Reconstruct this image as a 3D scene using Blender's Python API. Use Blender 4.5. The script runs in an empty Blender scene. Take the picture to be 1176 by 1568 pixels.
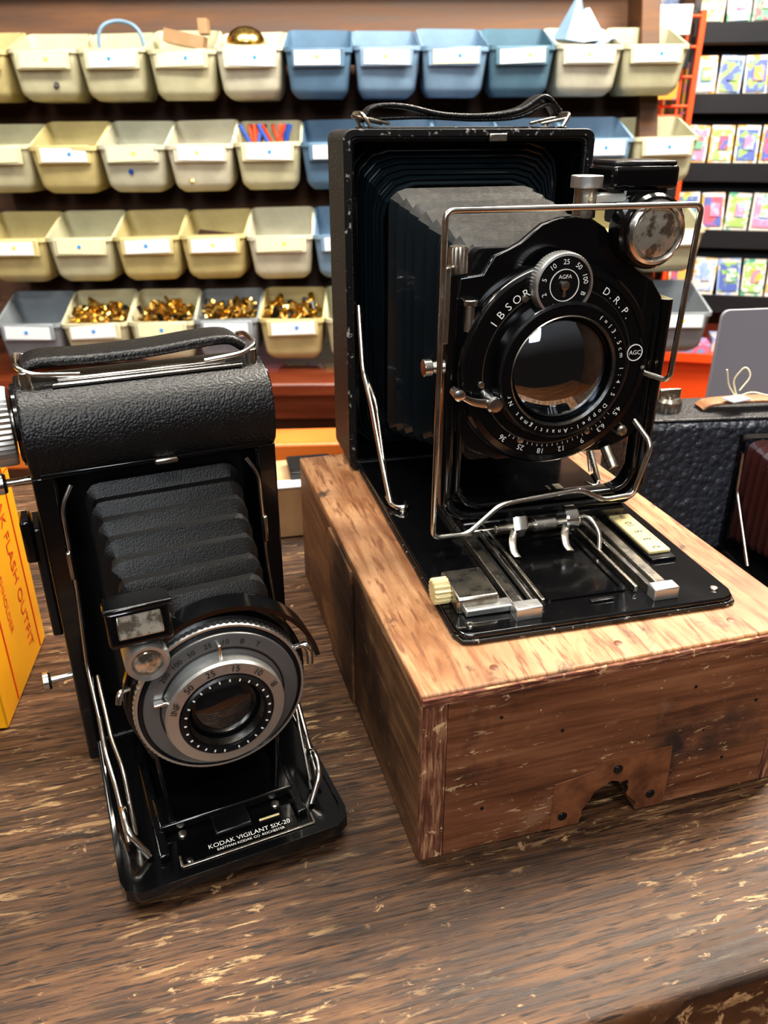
import bpy, bmesh, math, random
from mathutils import Vector, Matrix
random.seed(5)
D=bpy.data; S=bpy.context.scene
R=math.radians

# ------------------------------------------------------------------ materials
def newmat(name):
    m=D.materials.new(name); m.use_nodes=True
    nt=m.node_tree; b=nt.nodes['Principled BSDF']; return m,nt,b
def N(nt,t,**k):
    n=nt.nodes.new(t)
    for a,v in k.items():
        if a in n.inputs: n.inputs[a].default_value=v
        else: setattr(n,a,v)
    return n
def c4(c): return (c[0],c[1],c[2],1)
def coords(nt,sc=(1,1,1)):
    t=N(nt,'ShaderNodeTexCoord'); m=N(nt,'ShaderNodeMapping'); m.inputs['Scale'].default_value=sc
    nt.links.new(t.outputs['Object'],m.inputs['Vector']); return m.outputs['Vector']
def noise(nt,vec,scale=1,detail=6,rough=.6,dist=0):
    n=N(nt,'ShaderNodeTexNoise'); n.inputs['Scale'].default_value=scale; n.inputs['Detail'].default_value=detail
    n.inputs['Roughness'].default_value=rough; n.inputs['Distortion'].default_value=dist
    nt.links.new(vec,n.inputs['Vector']); return n.outputs['Fac']
def ramp(nt,fac,stops):
    r=N(nt,'ShaderNodeValToRGB'); e=r.color_ramp.elements
    while len(e)<len(stops): e.new(.5)
    for i,(p,c) in enumerate(stops): e[i].position=p; e[i].color=c4(c) if not isinstance(c,float) else (c,c,c,1)
    nt.links.new(fac,r.inputs['Fac']); return r.outputs['Color']
def mix(nt,fac,a,b):
    m=N(nt,'ShaderNodeMix'); m.data_type='RGBA'
    nt.links.new(fac,m.inputs[0]) if not isinstance(fac,float) else setattr(m.inputs[0],'default_value',fac)
    for s,v in ((6,a),(7,b)):
        if isinstance(v,tuple): m.inputs[s].default_value=c4(v)
        else: nt.links.new(v,m.inputs[s])
    return m.outputs[2]
def mul(nt,a,b):
    m=N(nt,'ShaderNodeMath',operation='MULTIPLY'); nt.links.new(a,m.inputs[0]); nt.links.new(b,m.inputs[1]); return m.outputs[0]
def bump(nt,b,h,strength,dist):
    n=N(nt,'ShaderNodeBump'); n.inputs['Strength'].default_value=strength; n.inputs['Distance'].default_value=dist
    nt.links.new(h,n.inputs['Height']); nt.links.new(n.outputs['Normal'],b.inputs['Normal'])
def mat(name,col,rough=.5,metal=0,coat=0,col2=None,vs=60,lo=.45,hi=.65,bs=None,bstr=.3,bdist=.0005,emit=0,ior=1.5,rv=0,spec=.5):
    m,nt,b=newmat(name); b.inputs['Base Color'].default_value=c4(col); b.inputs['Roughness'].default_value=rough
    b.inputs['Metallic'].default_value=metal; b.inputs['Coat Weight'].default_value=coat; b.inputs['IOR'].default_value=ior
    b.inputs['Specular IOR Level'].default_value=spec
    v=coords(nt)
    f=noise(nt,v,vs,5)
    if col2: nt.links.new(mix(nt,ramp(nt,f,[(lo,0.),(hi,1.)]),col,col2),b.inputs['Base Color'])
    if rv: nt.links.new(ramp(nt,f,[(.3,max(0.,rough-rv)),(.7,min(1.,rough+rv))]),b.inputs['Roughness'])
    if bs: bump(nt,b,noise(nt,v,bs,3),bstr,bdist)
    return m
def leather(name,col,scale,strength=.6,rough=.42,dist=.0006,spec=.5):
    m,nt,b=newmat(name); v=coords(nt)
    vo=N(nt,'ShaderNodeTexVoronoi'); vo.inputs['Scale'].default_value=scale; nt.links.new(v,vo.inputs['Vector'])
    nz=noise(nt,v,scale*.6,4)
    mm=N(nt,'ShaderNodeMath',operation='MULTIPLY_ADD'); nt.links.new(vo.outputs['Distance'],mm.inputs[0]); mm.inputs[1].default_value=-.7; nt.links.new(nz,mm.inputs[2])
    b.inputs['Roughness'].default_value=rough; b.inputs['Specular IOR Level'].default_value=spec
    bump(nt,b,mm.outputs[0],strength,dist)
    nt.links.new(mix(nt,ramp(nt,noise(nt,v,40,6),[(.55,0.),(.8,1.)]),col,tuple(min(1,c*2.0+.003) for c in col)),b.inputs['Base Color'])
    return m
def wood(name,stops,sc,rough=.45,bstr=.3,blotch=None,streaks=(),dist=.3,coat=0,pores=None):
    m,nt,b=newmat(name); v=coords(nt,sc)
    g=noise(nt,v,1,8,.65,dist); col=ramp(nt,g,stops)
    if pores:
        s2,c,lo,hi=pores
        col=mix(nt,ramp(nt,noise(nt,coords(nt,s2),1,4,.6,0),[(lo,0.),(hi,1.)]),col,c)
    if blotch:
        for (bsc,c,lo,hi) in blotch:
            col=mix(nt,ramp(nt,noise(nt,coords(nt),bsc,5,.6),[(lo,0.),(hi,1.)]),col,c)
    for st in streaks:
        s2,c,lo,hi=st[:4]
        k=ramp(nt,noise(nt,coords(nt,s2),1,6,.7,.5),[(lo,0.),(hi,1.)])
        if len(st)>4: k=mul(nt,k,ramp(nt,noise(nt,coords(nt),st[4],3,.5),[(.42,0.),(.58,1.)]))
        col=mix(nt,k,col,c)
    nt.links.new(col,b.inputs['Base Color'])
    b.inputs['Coat Weight'].default_value=coat
    nt.links.new(ramp(nt,g,[(.3,max(0.,rough-.1)),(.7,min(1.,rough+.15))]),b.inputs['Roughness'])
    bump(nt,b,g,bstr,.0008); return m

M={}
M['leather']=leather('black_leather',(.0045,.0045,.005),1000,.55,.38,.0005)
M['leather2']=leather('worn_black_leather',(.018,.018,.019),700,.8,.46,.0006)
M['greyleather']=leather('grey_leather',(.030,.034,.044),230,1.0,.30,.0022)
M['enamel']=mat('black_enamel',(.0035,.0035,.004),.14,coat=.3,rv=.06,vs=30)
M['enamel2']=mat('black_satin',(.006,.006,.007),.28,rv=.1,vs=80)
M['dkcloth']=mat('bellows_inner_cloth',(.006,.011,.015),.24,bs=300,bstr=.10,coat=.6)  # bluish base raised to stand in for cool highlights on the pleats
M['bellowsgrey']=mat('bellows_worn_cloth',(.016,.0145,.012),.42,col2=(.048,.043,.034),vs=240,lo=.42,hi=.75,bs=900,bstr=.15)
M['bellowsblk']=leather('bellows_pebble',(.0050,.0050,.0054),1700,.4,.42,.0003,.4)
M['chrome']=mat('chrome',(.70,.68,.64),.19,metal=1,rv=.1,vs=90)
M['nickel']=mat('worn_nickel',(.52,.49,.43),.29,metal=1,col2=(.28,.24,.19),vs=120,rv=.12)
M['silver']=mat('satin_silver',(.54,.54,.52),.36,metal=.9,rv=.06,vs=200)
M['face']=mat('shutter_face_grey',(.16,.16,.158),.38,metal=.6,rv=.05)
M['wornedge']=mat('worn_metal_edge',(.007,.007,.007),.35,col2=(.32,.30,.27),vs=420,lo=.61,hi=.66)
M['white']=mat('white_paint',(.72,.71,.67),.5)
M['bone']=mat('ivory_scale',(.60,.51,.27),.4,col2=(.46,.36,.18),vs=90)
M['blacktxt']=mat('black_ink',(.01,.01,.01),.5)
M['redtxt']=mat('red_ink',(.60,.06,.01),.5)
M['yellow']=mat('yellow_card',(.80,.37,.006),.42,col2=(.70,.31,.005),vs=20)
M['brass']=mat('brass',(.85,.58,.18),.22,metal=1,col2=(.5,.3,.09),vs=150)
M['copper']=mat('stained_notch_plate',(.20,.078,.034),.42,metal=.1,col2=(.085,.030,.014),vs=90,lo=.4,hi=.66,bs=160)
M['plug']=mat('wood_plug',(.42,.27,.14),.45,col2=(.2,.10,.045),vs=300)
M['darkhole']=mat('dark_interior',(.003,.003,.003),.6)
M['lensdeep']=mat('coated_lens_element',(.22,.25,.30),.03,metal=1)
M['lensdark']=mat('dark_lens_element',(.10,.105,.115),.05,metal=.95)
M['finderglass']=mat('finder_glass',(.66,.61,.52),.14,metal=.8,col2=(.22,.19,.15),vs=180,lo=.48,hi=.58)

M['table']=wood('worn_table_wood',[(.30,(.012,.005,.0025)),(.42,(.045,.0195,.008)),(.54,(.105,.049,.021)),(.72,(.19,.098,.044))],(18,300,40),.54,.7,
   blotch=[(6,(.018,.009,.005),.48,.64)],pores=((70,850,60),(.014,.006,.003),.53,.61),
   streaks=[((46,310,60),(.42,.27,.13),.565,.62,10),((95,150,60),(.38,.24,.12),.62,.66,22)],dist=.3)
M['tabledge']=wood('table_edge_wood',[(.3,(.04,.017,.007)),(.7,(.17,.085,.035))],(9,60,60),.6,.4)
M['ply']=wood('plywood_top',[(.33,(.16,.062,.026)),(.43,(.28,.130,.056)),(.53,(.40,.215,.105)),(.72,(.48,.29,.155))],(95,11,20),.50,.30,
   blotch=[(13,(.17,.075,.036),.48,.70)],pores=((420,50,50),(.19,.078,.033),.54,.64),streaks=[((38,38,38),(.06,.032,.02),.60,.69)],dist=1.0)
M['crateside']=wood('stained_crate_wood',[(.32,(.060,.021,.010)),(.5,(.145,.054,.024)),(.7,(.23,.098,.045))],(14,14,200),.46,.5,
   blotch=[(17,(.022,.012,.011),.54,.66),(34,(.20,.10,.052),.60,.70)],streaks=[((110,110,380),(.42,.28,.16),.60,.63,26),((260,260,260),(.44,.30,.18),.645,.67,40)])
M['crateleft']=wood('crate_side_wood',[(.32,(.06,.026,.011)),(.5,(.15,.072,.031)),(.7,(.24,.13,.06))],(14,14,160),.48,.5,
   blotch=[(14,(.035,.015,.008),.46,.62)],streaks=[((170,170,220),(.40,.28,.16),.635,.665,30)])
M['plyedge']=wood('ply_edge',[(.35,(.05,.012,.007)),(.5,(.14,.04,.02)),(.65,(.42,.24,.12))],(90,60,900),.7,.7,streaks=[((200,200,200),(.5,.32,.17),.60,.64)])
M['plyedgev']=wood('ply_edge_vertical',[(.35,(.05,.015,.008)),(.5,(.14,.05,.024)),(.65,(.36,.19,.10))],(600,60,60),.7,.8,streaks=[((220,200,200),(.5,.34,.19),.60,.64)])
M['rackwood']=wood('rack_brown_wood',[(.3,(.040,.016,.006)),(.5,(.095,.040,.015)),(.7,(.17,.076,.030))],(3,3,35),.6,.1)
M['redwood']=wood('varnished_redwood',[(.3,(.06,.011,.005)),(.5,(.14,.030,.011)),(.7,(.23,.06,.02))],(3,20,20),.3,.1,coat=.3)
M['orangewood']=wood('orange_varnished_wood',[(.3,(.45,.11,.02)),(.6,(.70,.20,.035)),(.8,(.8,.29,.07))],(3,20,20),.3,.1,coat=.3)
M['floor']=wood('floor_boards',[(.3,(.22,.07,.02)),(.6,(.42,.16,.05)),(.8,(.55,.25,.09))],(2,14,5),.35,.1)
M['wall']=mat('brown_wall_paint',(.14,.078,.042),.7,col2=(.18,.105,.06),vs=3)
bincol={'c':(.56,.54,.36),'p':(.53,.53,.41),'y':(.56,.48,.23),'b':(.11,.20,.30),'l':(.20,.31,.43),'t':(.095,.185,.25),'g':(.25,.28,.30),'w':(.59,.57,.44)}
for k,c in bincol.items(): M['bin_'+k]=mat('bin_plastic_'+k,c,.5,col2=tuple(x*.76 for x in c),vs=26,lo=.4,hi=.75)
M['label']=mat('paper_label',(.74,.76,.78),.6)
M['labely']=mat('paper_label_yellow',(.74,.71,.46),.6)
M['bluedot']=mat('blue_dot',(.03,.25,.65),.6)
M['yeldot']=mat('yellow_dot',(.8,.65,.1),.6)
M['orange']=mat('orange_metal',(.85,.10,.015),.4)
M['blackrack']=mat('black_rack',(.012,.012,.014),.45)
M['blue']=mat('blue_card',(.03,.09,.4),.4)
cardcols=[(.70,.62,.55),(.62,.09,.13),(.10,.38,.22),(.80,.42,.06),(.30,.42,.72),(.80,.22,.36),(.08,.12,.4),(.78,.76,.70),(.30,.50,.10)]
CARDS=[mat('card_%d'%i,c,.4,col2=cardcols[(i*4+2)%9],vs=60,lo=.5,hi=.56) for i,c in enumerate(cardcols)]
M['greyboard']=mat('grey_board',(.24,.23,.26),.5)
M['burg']=mat('burgundy_bellows',(.035,.007,.007),.35,bs=300)
M['tan']=leather('tan_strap',(.28,.13,.06),500,.6,.5)
M['string']=mat('string',(.8,.72,.5),.8)
M['cardboard']=mat('pale_cardboard',(.36,.22,.11),.7,col2=(.42,.28,.16),vs=30)

# ------------------------------------------------------------------ builders
def empty(name,loc=(0,0,0),rz=0,rot=None):
    o=D.objects.new(name,None); S.collection.objects.link(o); o.location=loc; o.rotation_euler=rot or (0,0,R(rz)); o.empty_display_size=.02; return o
def finish(name,me,mats,parent,smooth=True,bev=0,seg=2,ang=35):
    if not isinstance(mats,(list,tuple)): mats=[mats]
    for m in mats: me.materials.append(m)
    o=D.objects.new(name,me); S.collection.objects.link(o)
    if parent: o.parent=parent
    if bev:
        b=o.modifiers.new('b','BEVEL'); b.width=bev; b.segments=seg; b.limit_method='ANGLE'; b.angle_limit=R(40)
    if smooth:
        for p in me.polygons: p.use_smooth=True
        try: me.set_sharp_from_angle(angle=R(ang))
        except Exception: pass
    return o
def fromdata(name,v,f,mats,parent,**k):
    me=D.meshes.new(name); me.from_pydata([tuple(x) for x in v],[],f)
    bm=bmesh.new(); bm.from_mesh(me); bmesh.ops.recalc_face_normals(bm,faces=bm.faces); bm.to_mesh(me); bm.free()
    return finish(name,me,mats,parent,**k)
BOXF=[(0,1,3,2),(4,6,7,5),(0,4,5,1),(2,3,7,6),(0,2,6,4),(1,5,7,3)]
def boxv(c,s,rot=None):
    out=[]
    for a in(-.5,.5):
        for b in(-.5,.5):
            for d in(-.5,.5):
                p=Vector((a*s[0],b*s[1],d*s[2]))
                if rot: p=rot@p
                out.append(p+Vector(c))
    return out
def box(name,c,s,m,parent,bev=.0005,rot=None,**k): return fromdata(name,boxv(c,s,rot),BOXF,m,parent,bev=bev,**k)
class MB:
    def __init__(s): s.v=[];s.f=[];s.mi=[]
    def add(s,v,f,mi=0):
        n=len(s.v); s.v+=[Vector(x) for x in v]; s.f+=[tuple(i+n for i in q) for q in f]; s.mi+=[mi]*len(f)
    def box(s,c,sz,mi=0,rot=None): s.add(boxv(c,sz,rot),BOXF,mi)
    def cyl(s,p0,p1,r,mi=0,n=10,r2=None):
        r2=r if r2 is None else r2
        p0=Vector(p0);p1=Vector(p1);q=(p1-p0).to_track_quat('Z','Y')
        v=[];
        for p,rr_ in((p0,r),(p1,r2)):
            for i in range(n):
                a=i*math.tau/n; v.append(p+q@Vector((rr_*math.cos(a),rr_*math.sin(a),0)))
        f=[(i,(i+1)%n,n+(i+1)%n,n+i) for i in range(n)]+[tuple(range(n))[::-1],tuple(range(n,2*n))]
        s.add(v,f,mi)
    def build(s,name,mats,parent,**k):
        me=D.meshes.new(name); me.from_pydata([tuple(x) for x in s.v],[],s.f)
        for p,mi in zip(me.polygons,s.mi): p.material_index=mi
        return finish(name,me,mats,parent,**k)
def cyl(name,p0,p1,r,m,parent,n=24,r2=None,bev=.0003):
    b=MB(); b.cyl(p0,p1,r,0,n,r2); return b.build(name,m,parent,bev=bev)
def lathe(name,prof,c,m,parent,n=72,axis=(0,-1,0),knurl=None,**k):
    """prof: (radius, distance along axis[,flag]); open ends stay open"""
    if knurl: n=knurl[0]*2
    q=Vector(axis).to_track_quat('Z','Y'); v=[];f=[]
    for p in prof:
        for i in range(n):
            a=i*math.tau/n; r=p[0]
            if knurl and len(p)>2: r-=knurl[1]*(i%2)
            v.append(Vector(c)+q@Vector((r*math.cos(a),r*math.sin(a),p[1])))
    L=len(prof)
    for j in range(L-1):
        for i in range(n): f.append((j*n+i,j*n+(i+1)%n,(j+1)*n+(i+1)%n,(j+1)*n+i))
    me=D.meshes.new(name); me.from_pydata([tuple(x) for x in v],[],f)
    bm=bmesh.new(); bm.from_mesh(me); bmesh.ops.remove_doubles(bm,verts=bm.verts,dist=1e-6); bmesh.ops.recalc_face_normals(bm,faces=bm.faces); bm.to_mesh(me); bm.free()
    return finish(name,me,m,parent,ang=30,**k)
def rr(hw,hh,r,n=5,cx=0,cz=0):
    out=[]
    for (sx,sz,a0) in((1,1,0),(-1,1,90),(-1,-1,180),(1,-1,270)):
        for i in range(n+1):
            a=R(a0+90*i/n); out.append((cx+sx*(hw-r)+r*math.cos(a),cz+sz*(hh-r)+r*math.sin(a)))
    return out
def loft(name,loops,m,parent,cap0=False,cap1=False,cyclic=False,**k):
    n=len(loops[0]); v=[p for L in loops for p in L]; f=[]; J=len(loops)
    for j in range(J if cyclic else J-1):
        a=j*n;b=((j+1)%J)*n
        for i in range(n): f.append((a+i,a+(i+1)%n,b+(i+1)%n,b+i))
    if cap0: f.append(tuple(range(n))[::-1])
    if cap1: f.append(tuple(range((J-1)*n,J*n)))
    return fromdata(name,v,f,m,parent,**k)
def frame(name,outer,inner,y0,y1,m,parent,**k):
    L=[[(x,y0,z) for x,z in outer],[(x,y1,z) for x,z in outer],[(x,y1,z) for x,z in inner],[(x,y0,z) for x,z in inner]]
    return loft(name,L,m,parent,cyclic=True,**k)
def slab(name,pts,y0,y1,m,parent,**k):
    return loft(name,[[(x,y0,z) for x,z in pts],[(x,y1,z) for x,z in pts]],m,parent,cap0=True,cap1=True,**k)
def fillet(pts,r,n=6):
    P=[Vector(p) for p in pts]; out=[P[0]]
    for i in range(1,len(P)-1):
        a,b,c=P[i-1],P[i],P[i+1]; d1=min(r,(a-b).length*.49); d2=min(r,(c-b).length*.49)
        s=b+(a-b).normalized()*d1; e=b+(c-b).normalized()*d2
        for j in range(n+1):
            t=j/n; out.append((1-t)**2*s+2*t*(1-t)*b+t*t*e)
    return out+[P[-1]]
def tube(name,pts,r,m,parent,fil=.004,flat=None):
    cu=D.curves.new(name,'CURVE'); cu.dimensions='3D'; cu.bevel_depth=r; cu.bevel_resolution=4; cu.use_fill_caps=True
    P=fillet(pts,fil); sp=cu.splines.new('POLY'); sp.points.add(len(P)-1)
    for i,p in enumerate(P): sp.points[i].co=(*p,1)
    sp.use_smooth=True
    tmp=D.objects.new(name,cu); S.collection.objects.link(tmp)
    dg=bpy.context.evaluated_depsgraph_get(); me=D.meshes.new_from_object(tmp.evaluated_get(dg)); D.objects.remove(tmp)
    me.materials.clear()
    return finish(name,me,m,parent,ang=60)
def catmull(P,n=8):
    P=[Vector(p) for p in P]; Q=[P[0]*2-P[1]]+P+[P[-1]*2-P[-2]]; out=[]
    for i in range(1,len(Q)-2):
        for j in range(n):
            t=j/n; a,b,c,d=Q[i-1],Q[i],Q[i+1],Q[i+2]
            out.append(.5*((2*b)+(c-a)*t+(2*a-5*b+4*c-d)*t*t+(3*b-a-3*c+d)*t**3))
    return out+[P[-1]]
def ribbon(name,pts,w,t,m,parent,wd=(0,1,0),n=8,taper=None,**k):
    P=catmull(pts,n); W=Vector(wd); L=[]
    for i,p in enumerate(P):
        tg=(P[min(i+1,len(P)-1)]-P[max(i-1,0)]).normalized(); nn=tg.cross(W).normalized()
        ww=w*(taper(i/(len(P)-1)) if taper else 1)
        prof=rr(ww/2,t/2,t*.45,3)
        L.append([p+W*a+nn*b for a,b in prof])
    return loft(name,L,m,parent,cap0=True,cap1=True,**k)
_ch={}
def glyph(s):
    if s not in _ch:
        cu=D.curves.new('t','FONT'); cu.body=s; cu.size=1; cu.align_x='CENTER'; cu.align_y='CENTER'; cu.resolution_u=3
        o=D.objects.new('t',cu); S.collection.objects.link(o)
        dg=bpy.context.evaluated_depsgraph_get(); me=D.meshes.new_from_object(o.evaluated_get(dg))
        _ch[s]=([v.co.copy() for v in me.vertices],[tuple(p.vertices) for p in me.polygons]); D.objects.remove(o)
    return _ch[s]
FACE=Matrix.Rotation(R(90),4,'X')
def textmesh(name,items,m,parent):
    b=MB()
    for s,M4,size in items:
        v,f=glyph(s); b.add([M4@(x*size) for x in v],f)
    return b.build(name,m,parent,smooth=False)
def arc(s,c,r,a0,a1,size):
    out=[]; n=len(s)
    for i,ch in enumerate(s):
        if ch==' ': continue
        a=R(a0+(a1-a0)*(i/(n-1) if n>1 else .5))
        out.append((ch,Matrix.Translation((c[0]+r*math.sin(a),c[1],c[2]+r*math.cos(a)))@Matrix.Rotation(a,4,'Y')@FACE,size))
    return out
def words(ws,c,r,a0,a1,size):
    out=[];n=len(ws)
    for i,w in enumerate(ws):
        a=R(a0+(a1-a0)*(i/(n-1)))
        out.append((w,Matrix.Translation((c[0]+r*math.sin(a),c[1],c[2]+r*math.cos(a)))@Matrix.Rotation(a,4,'Y')@FACE,size))
    return out
def ticks(name,c,r0,r1,a0,a1,n,w,m,parent):
    b=MB()
    for i in range(n):
        a=R(a0+(a1-a0)*i/(n-1)); M4=Matrix.Rotation(a,3,'Y')
        b.box(Vector(c)+M4@Vector((0,0,(r0+r1)/2)),(w,.0002,r1-r0),0,M4)
    return b.build(name,m,parent,smooth=False)
def screw(name,c,r,parent,axis=(0,0,1),m=None,h=.5):
    lathe(name,[(r,0),(r,r*h*.5),(r*.8,r*h),(0,r*h*1.2)],c,m or M['nickel'],parent,n=20,axis=axis)

# ------------------------------------------------------------------ room
box('floor',(0,1.0,-.925),(4.4,5.2,.05),M['floor'],None,bev=0)
box('wall_back',(0,3.1,.3),(4.4,.1,2.4),M['wall'],None,bev=0)
box('wall_right',(2.2,1.0,.3),(.1,4.1,2.4),M['wall'],None,bev=0)
box('wall_left',(-2.2,1.0,.3),(.1,4.1,2.4),M['wall'],None,bev=0)
box('baseboard_back',(0,3.03,-.85),(4.2,.03,.1),M['redwood'],None,bev=.004)

# ------------------------------------------------------------------ table (yaw 15)
T=empty('wooden_table',(0,0,-.0004),15)
TY=.1300; TD=.485
box('top',(0.05,TY+TD/2,-.0175),(1.3,TD,.035),M['table'],T,bev=.003,seg=3)
box('apron',(0.05,TY+TD/2,-.075),(1.2,TD-.05,.08),M['tabledge'],T,bev=.002)
for i,(x,y) in enumerate(((-.5,.2),(.6,.2),(-.5,.55),(.6,.55))): box('leg_%d'%i,(x,y,-.5),(.06,.06,.80),M['tabledge'],T,bev=.003)
screw('wood_plug',(.150,.1435,-.0003),.0024,T,m=M['plug'],h=.10)

# ------------------------------------------------------------------ crate
CR=empty('wooden_crate',(.0125,.212,.0002),16)
W,DP,H=.161,.222,.077
top=.0045; th=.010
box('top_board',(W/2,DP/2+.0005,H-top/2),(W,DP-.001,top),M['ply'],CR,bev=.0009)
box('top_edge',(W/2,.0004,H-top/2-.0006),(W-.001,.0014,top-.0012),M['plyedge'],CR,bev=.0003)
a0,a1,hz=.067,.0925,.019
hs=H-top
arch=[(a0,0),(a0+.0012,.004),(a0+.0008,.0065),(a0+.004,.0115),(a0+.0055,.0150),(a0+.008,.0165),(a0+.0105,hz-.0012),(a0+.0125,hz),(a0+.0155,hz-.001),(a0+.017,.0172),(a0+.020,.0176),(a0+.0208,.0125),(a0+.0202,.010),(a1-.0015,.0055),(a1,.004),(a1-.0006,.0015),(a1,0)]
pts=[(th,0)]+arch+[(W-th,0),(W-th,hs),(th,hs)]
slab('front_panel',pts,0,.009,M['crateside'],CR,bev=.0003)
pl=[(.0545,0)]+arch+[(.1055,0),(.1055,.020),(.1045,.0305),(.072,.0305),(.071,.026),(.0545,.0235)]
slab('notch_plate',pl,-.0003,.0002,M['copper'],CR,bev=.0001)
for i,(x,z) in enumerate(((.0595,.006),(.0985,.007),(.0815,.0245))): screw('rivet_%d'%i,(x,-.0003,z),.0020,CR,(0,-1,0),M['enamel2'],.3)
box('side_left_edge',(th/2,.0008,hs/2),(th-.0004,.0016,hs),M['plyedgev'],CR,bev=.0002)
box('side_left',(th/2,DP/2+.0008,hs/2),(th,DP-.0016,hs),M['crateleft'],CR,bev=.0004)
box('side_right_edge',(W-th/2,.0008,hs/2),(th-.0004,.0016,hs),M['plyedgev'],CR,bev=.0002)
box('side_right',(W-th/2,DP/2+.0008,hs/2),(th,DP-.0016,hs),M['crateside'],CR,bev=.0004)
box('back_panel',(W/2,DP-.005,hs/2),(W-2*th,.009,hs),M['crateside'],CR,bev=.0004)
box('bottom_board',(W/2,DP/2+.02,.0015),(W-2*th,DP-.06,.002),M['crateside'],CR,bev=0)
box('side_cleat',(-.0006,.118,hs/2),(.0016,.045,hs),M['crateleft'],CR,bev=.0003)
for i,(x,y) in enumerate(((.030,.009),(.130,.0115),(.080,.010))): screw('top_screw_%d'%i,(x,y,H),.0016,CR,(0,0,1),M['copper'],.12)
nh=MB()
for (x,z) in ((.03,.062),(.055,.05),(.11,.058),(.14,.045),(.025,.02),(.13,.018),(.118,.035)):
    nh.cyl((x,-.00025,z),(x,.0005,z),random.uniform(.0004,.0008),0,9)
nh.build('nail_holes',M['darkhole'],CR)

# ------------------------------------------------------------------ plate camera on the crate
P=empty('folding_camera.001',(.0426,.4227,.0775),14)
bw,bh=.0635,.085
frame('body_shell',rr(bw,bh,.005,cz=bh),rr(bw-.004,bh-.004,.003,cz=bh),0,.040,M['leather2'],P,bev=.0004)
slab('body_back',rr(bw-.001,bh-.001,.004,cz=bh),.038,.044,M['leather2'],P,bev=.0006)
frame('body_lining',rr(bw-.0041,bh-.0041,.003,cz=bh),rr(bw-.0052,bh-.0052,.003,cz=bh),.001,.037,M['enamel'],P)
frame('body_rim',rr(bw+.0003,bh+.0003,.005,cz=bh),rr(bw-.0030,bh-.0030,.003,cz=bh),-.0016,.0002,M['wornedge'],P,bev=.0004)
box('top_catch',(.012,-.002,.1665),(.009,.003,.0035),M['nickel'],P)
box('top_plate',(0,.016,.1705),(.105,.018,.0015),M['wornedge'],P)
ribbon('carry_strap',[(-.052,.016,.1735),(-.046,.014,.1795),(-.032,.014,.1800),(-.012,.015,.1765),(.01,.015,.1760),(.028,.014,.1785),(.040,.014,.1845),(.050,.016,.178)],.011,.0022,M['leather'],P)
ribbon('carry_strap_fold',[(-.046,.016,.1745),(-.02,.015,.1752),(.008,.015,.1742),(.028,.014,.1755),(.042,.013,.181),(.049,.015,.1765)],.0085,.0018,M['leather'],P)
for s in(-1,1):
    x=.049*s
    tube('strap_loop_a%d'%s,[(x,.006,.171),(x+.004*s,.006,.177),(x+.004*s,.026,.177),(x,.026,.171)],.0009,M['nickel'],P)
    tube('strap_loop_b%d'%s,[(x-.010*s,.009,.1725),(x+.004*s,.007,.175),(x+.007*s,.016,.176),(x+.003*s,.025,.175),(x-.010*s,.023,.1725)],.0008,M['nickel'],P)
def bellows(name,secs,folds,amp,m,parent,n=3,rbig=.012,rsm=.003,ay=0,topmat=None,wob=0):
    L=[]; tot=folds*2
    for i in range(tot+1):
        t=i/tot*(len(secs)-1); k=min(int(t),len(secs)-2); u=t-k
        y,hw,hh,cx,cz=[secs[k][q]*(1-u)+secs[k+1][q]*u for q in range(5)]
        cr=i%2; s=amp if cr else -amp
        jit=random.uniform(-.0003,.0003)
        L.append([(x+random.uniform(-wob,wob),y-s*ay+jit+random.uniform(-.0002,.0002),z+random.uniform(-wob,wob)) for x,z in rr(hw+s,hh+s,rbig if cr else rsm,n,cx,cz)])
    o=loft(name,L,[m,topmat] if topmat else m,parent,ang=15)
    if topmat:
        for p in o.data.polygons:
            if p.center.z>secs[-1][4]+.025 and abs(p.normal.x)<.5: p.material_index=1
    return o
# rear pleats: stacked rings, each ring a rounded roll
L=[]; nf=8
for i in range(nf):
    for (u,dy,ds) in ((0,.0,.0),(.18,-.0028,-.0002),(.42,-.0040,-.0012),(.62,-.0030,-.0022),(.82,.0006,-.0030)):
        t=(i+u)/nf; y=.026*(1-t)-.004*t+dy; a=t**.9
        hw_=.0570*(1-a)+.0395*a; hh_=.0800*(1-a)+.0625*a
        L.append([(x,y+random.uniform(-.0002,.0002),z) for x,z in rr(hw_+ds*.2,hh_+ds*.2,.016,3,-.006*t,bh-.002*t)])
loft('bellows_rear',L,M['dkcloth'],P,ang=25)
bellows('bellows_front',[(-.004,.036,.0600,-.006,.083),(-.045,.0345,.0515,-.001,.083),(-.086,.0335,.043,.006,.083)],8,.0030,M['dkcloth'],P,rbig=.009,rsm=.002,topmat=M['bellowsgrey'],wob=.0003)
box('rear_box_left',(-.0565,.012,.085),(.003,.006,.11),M['enamel'],P)
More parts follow.
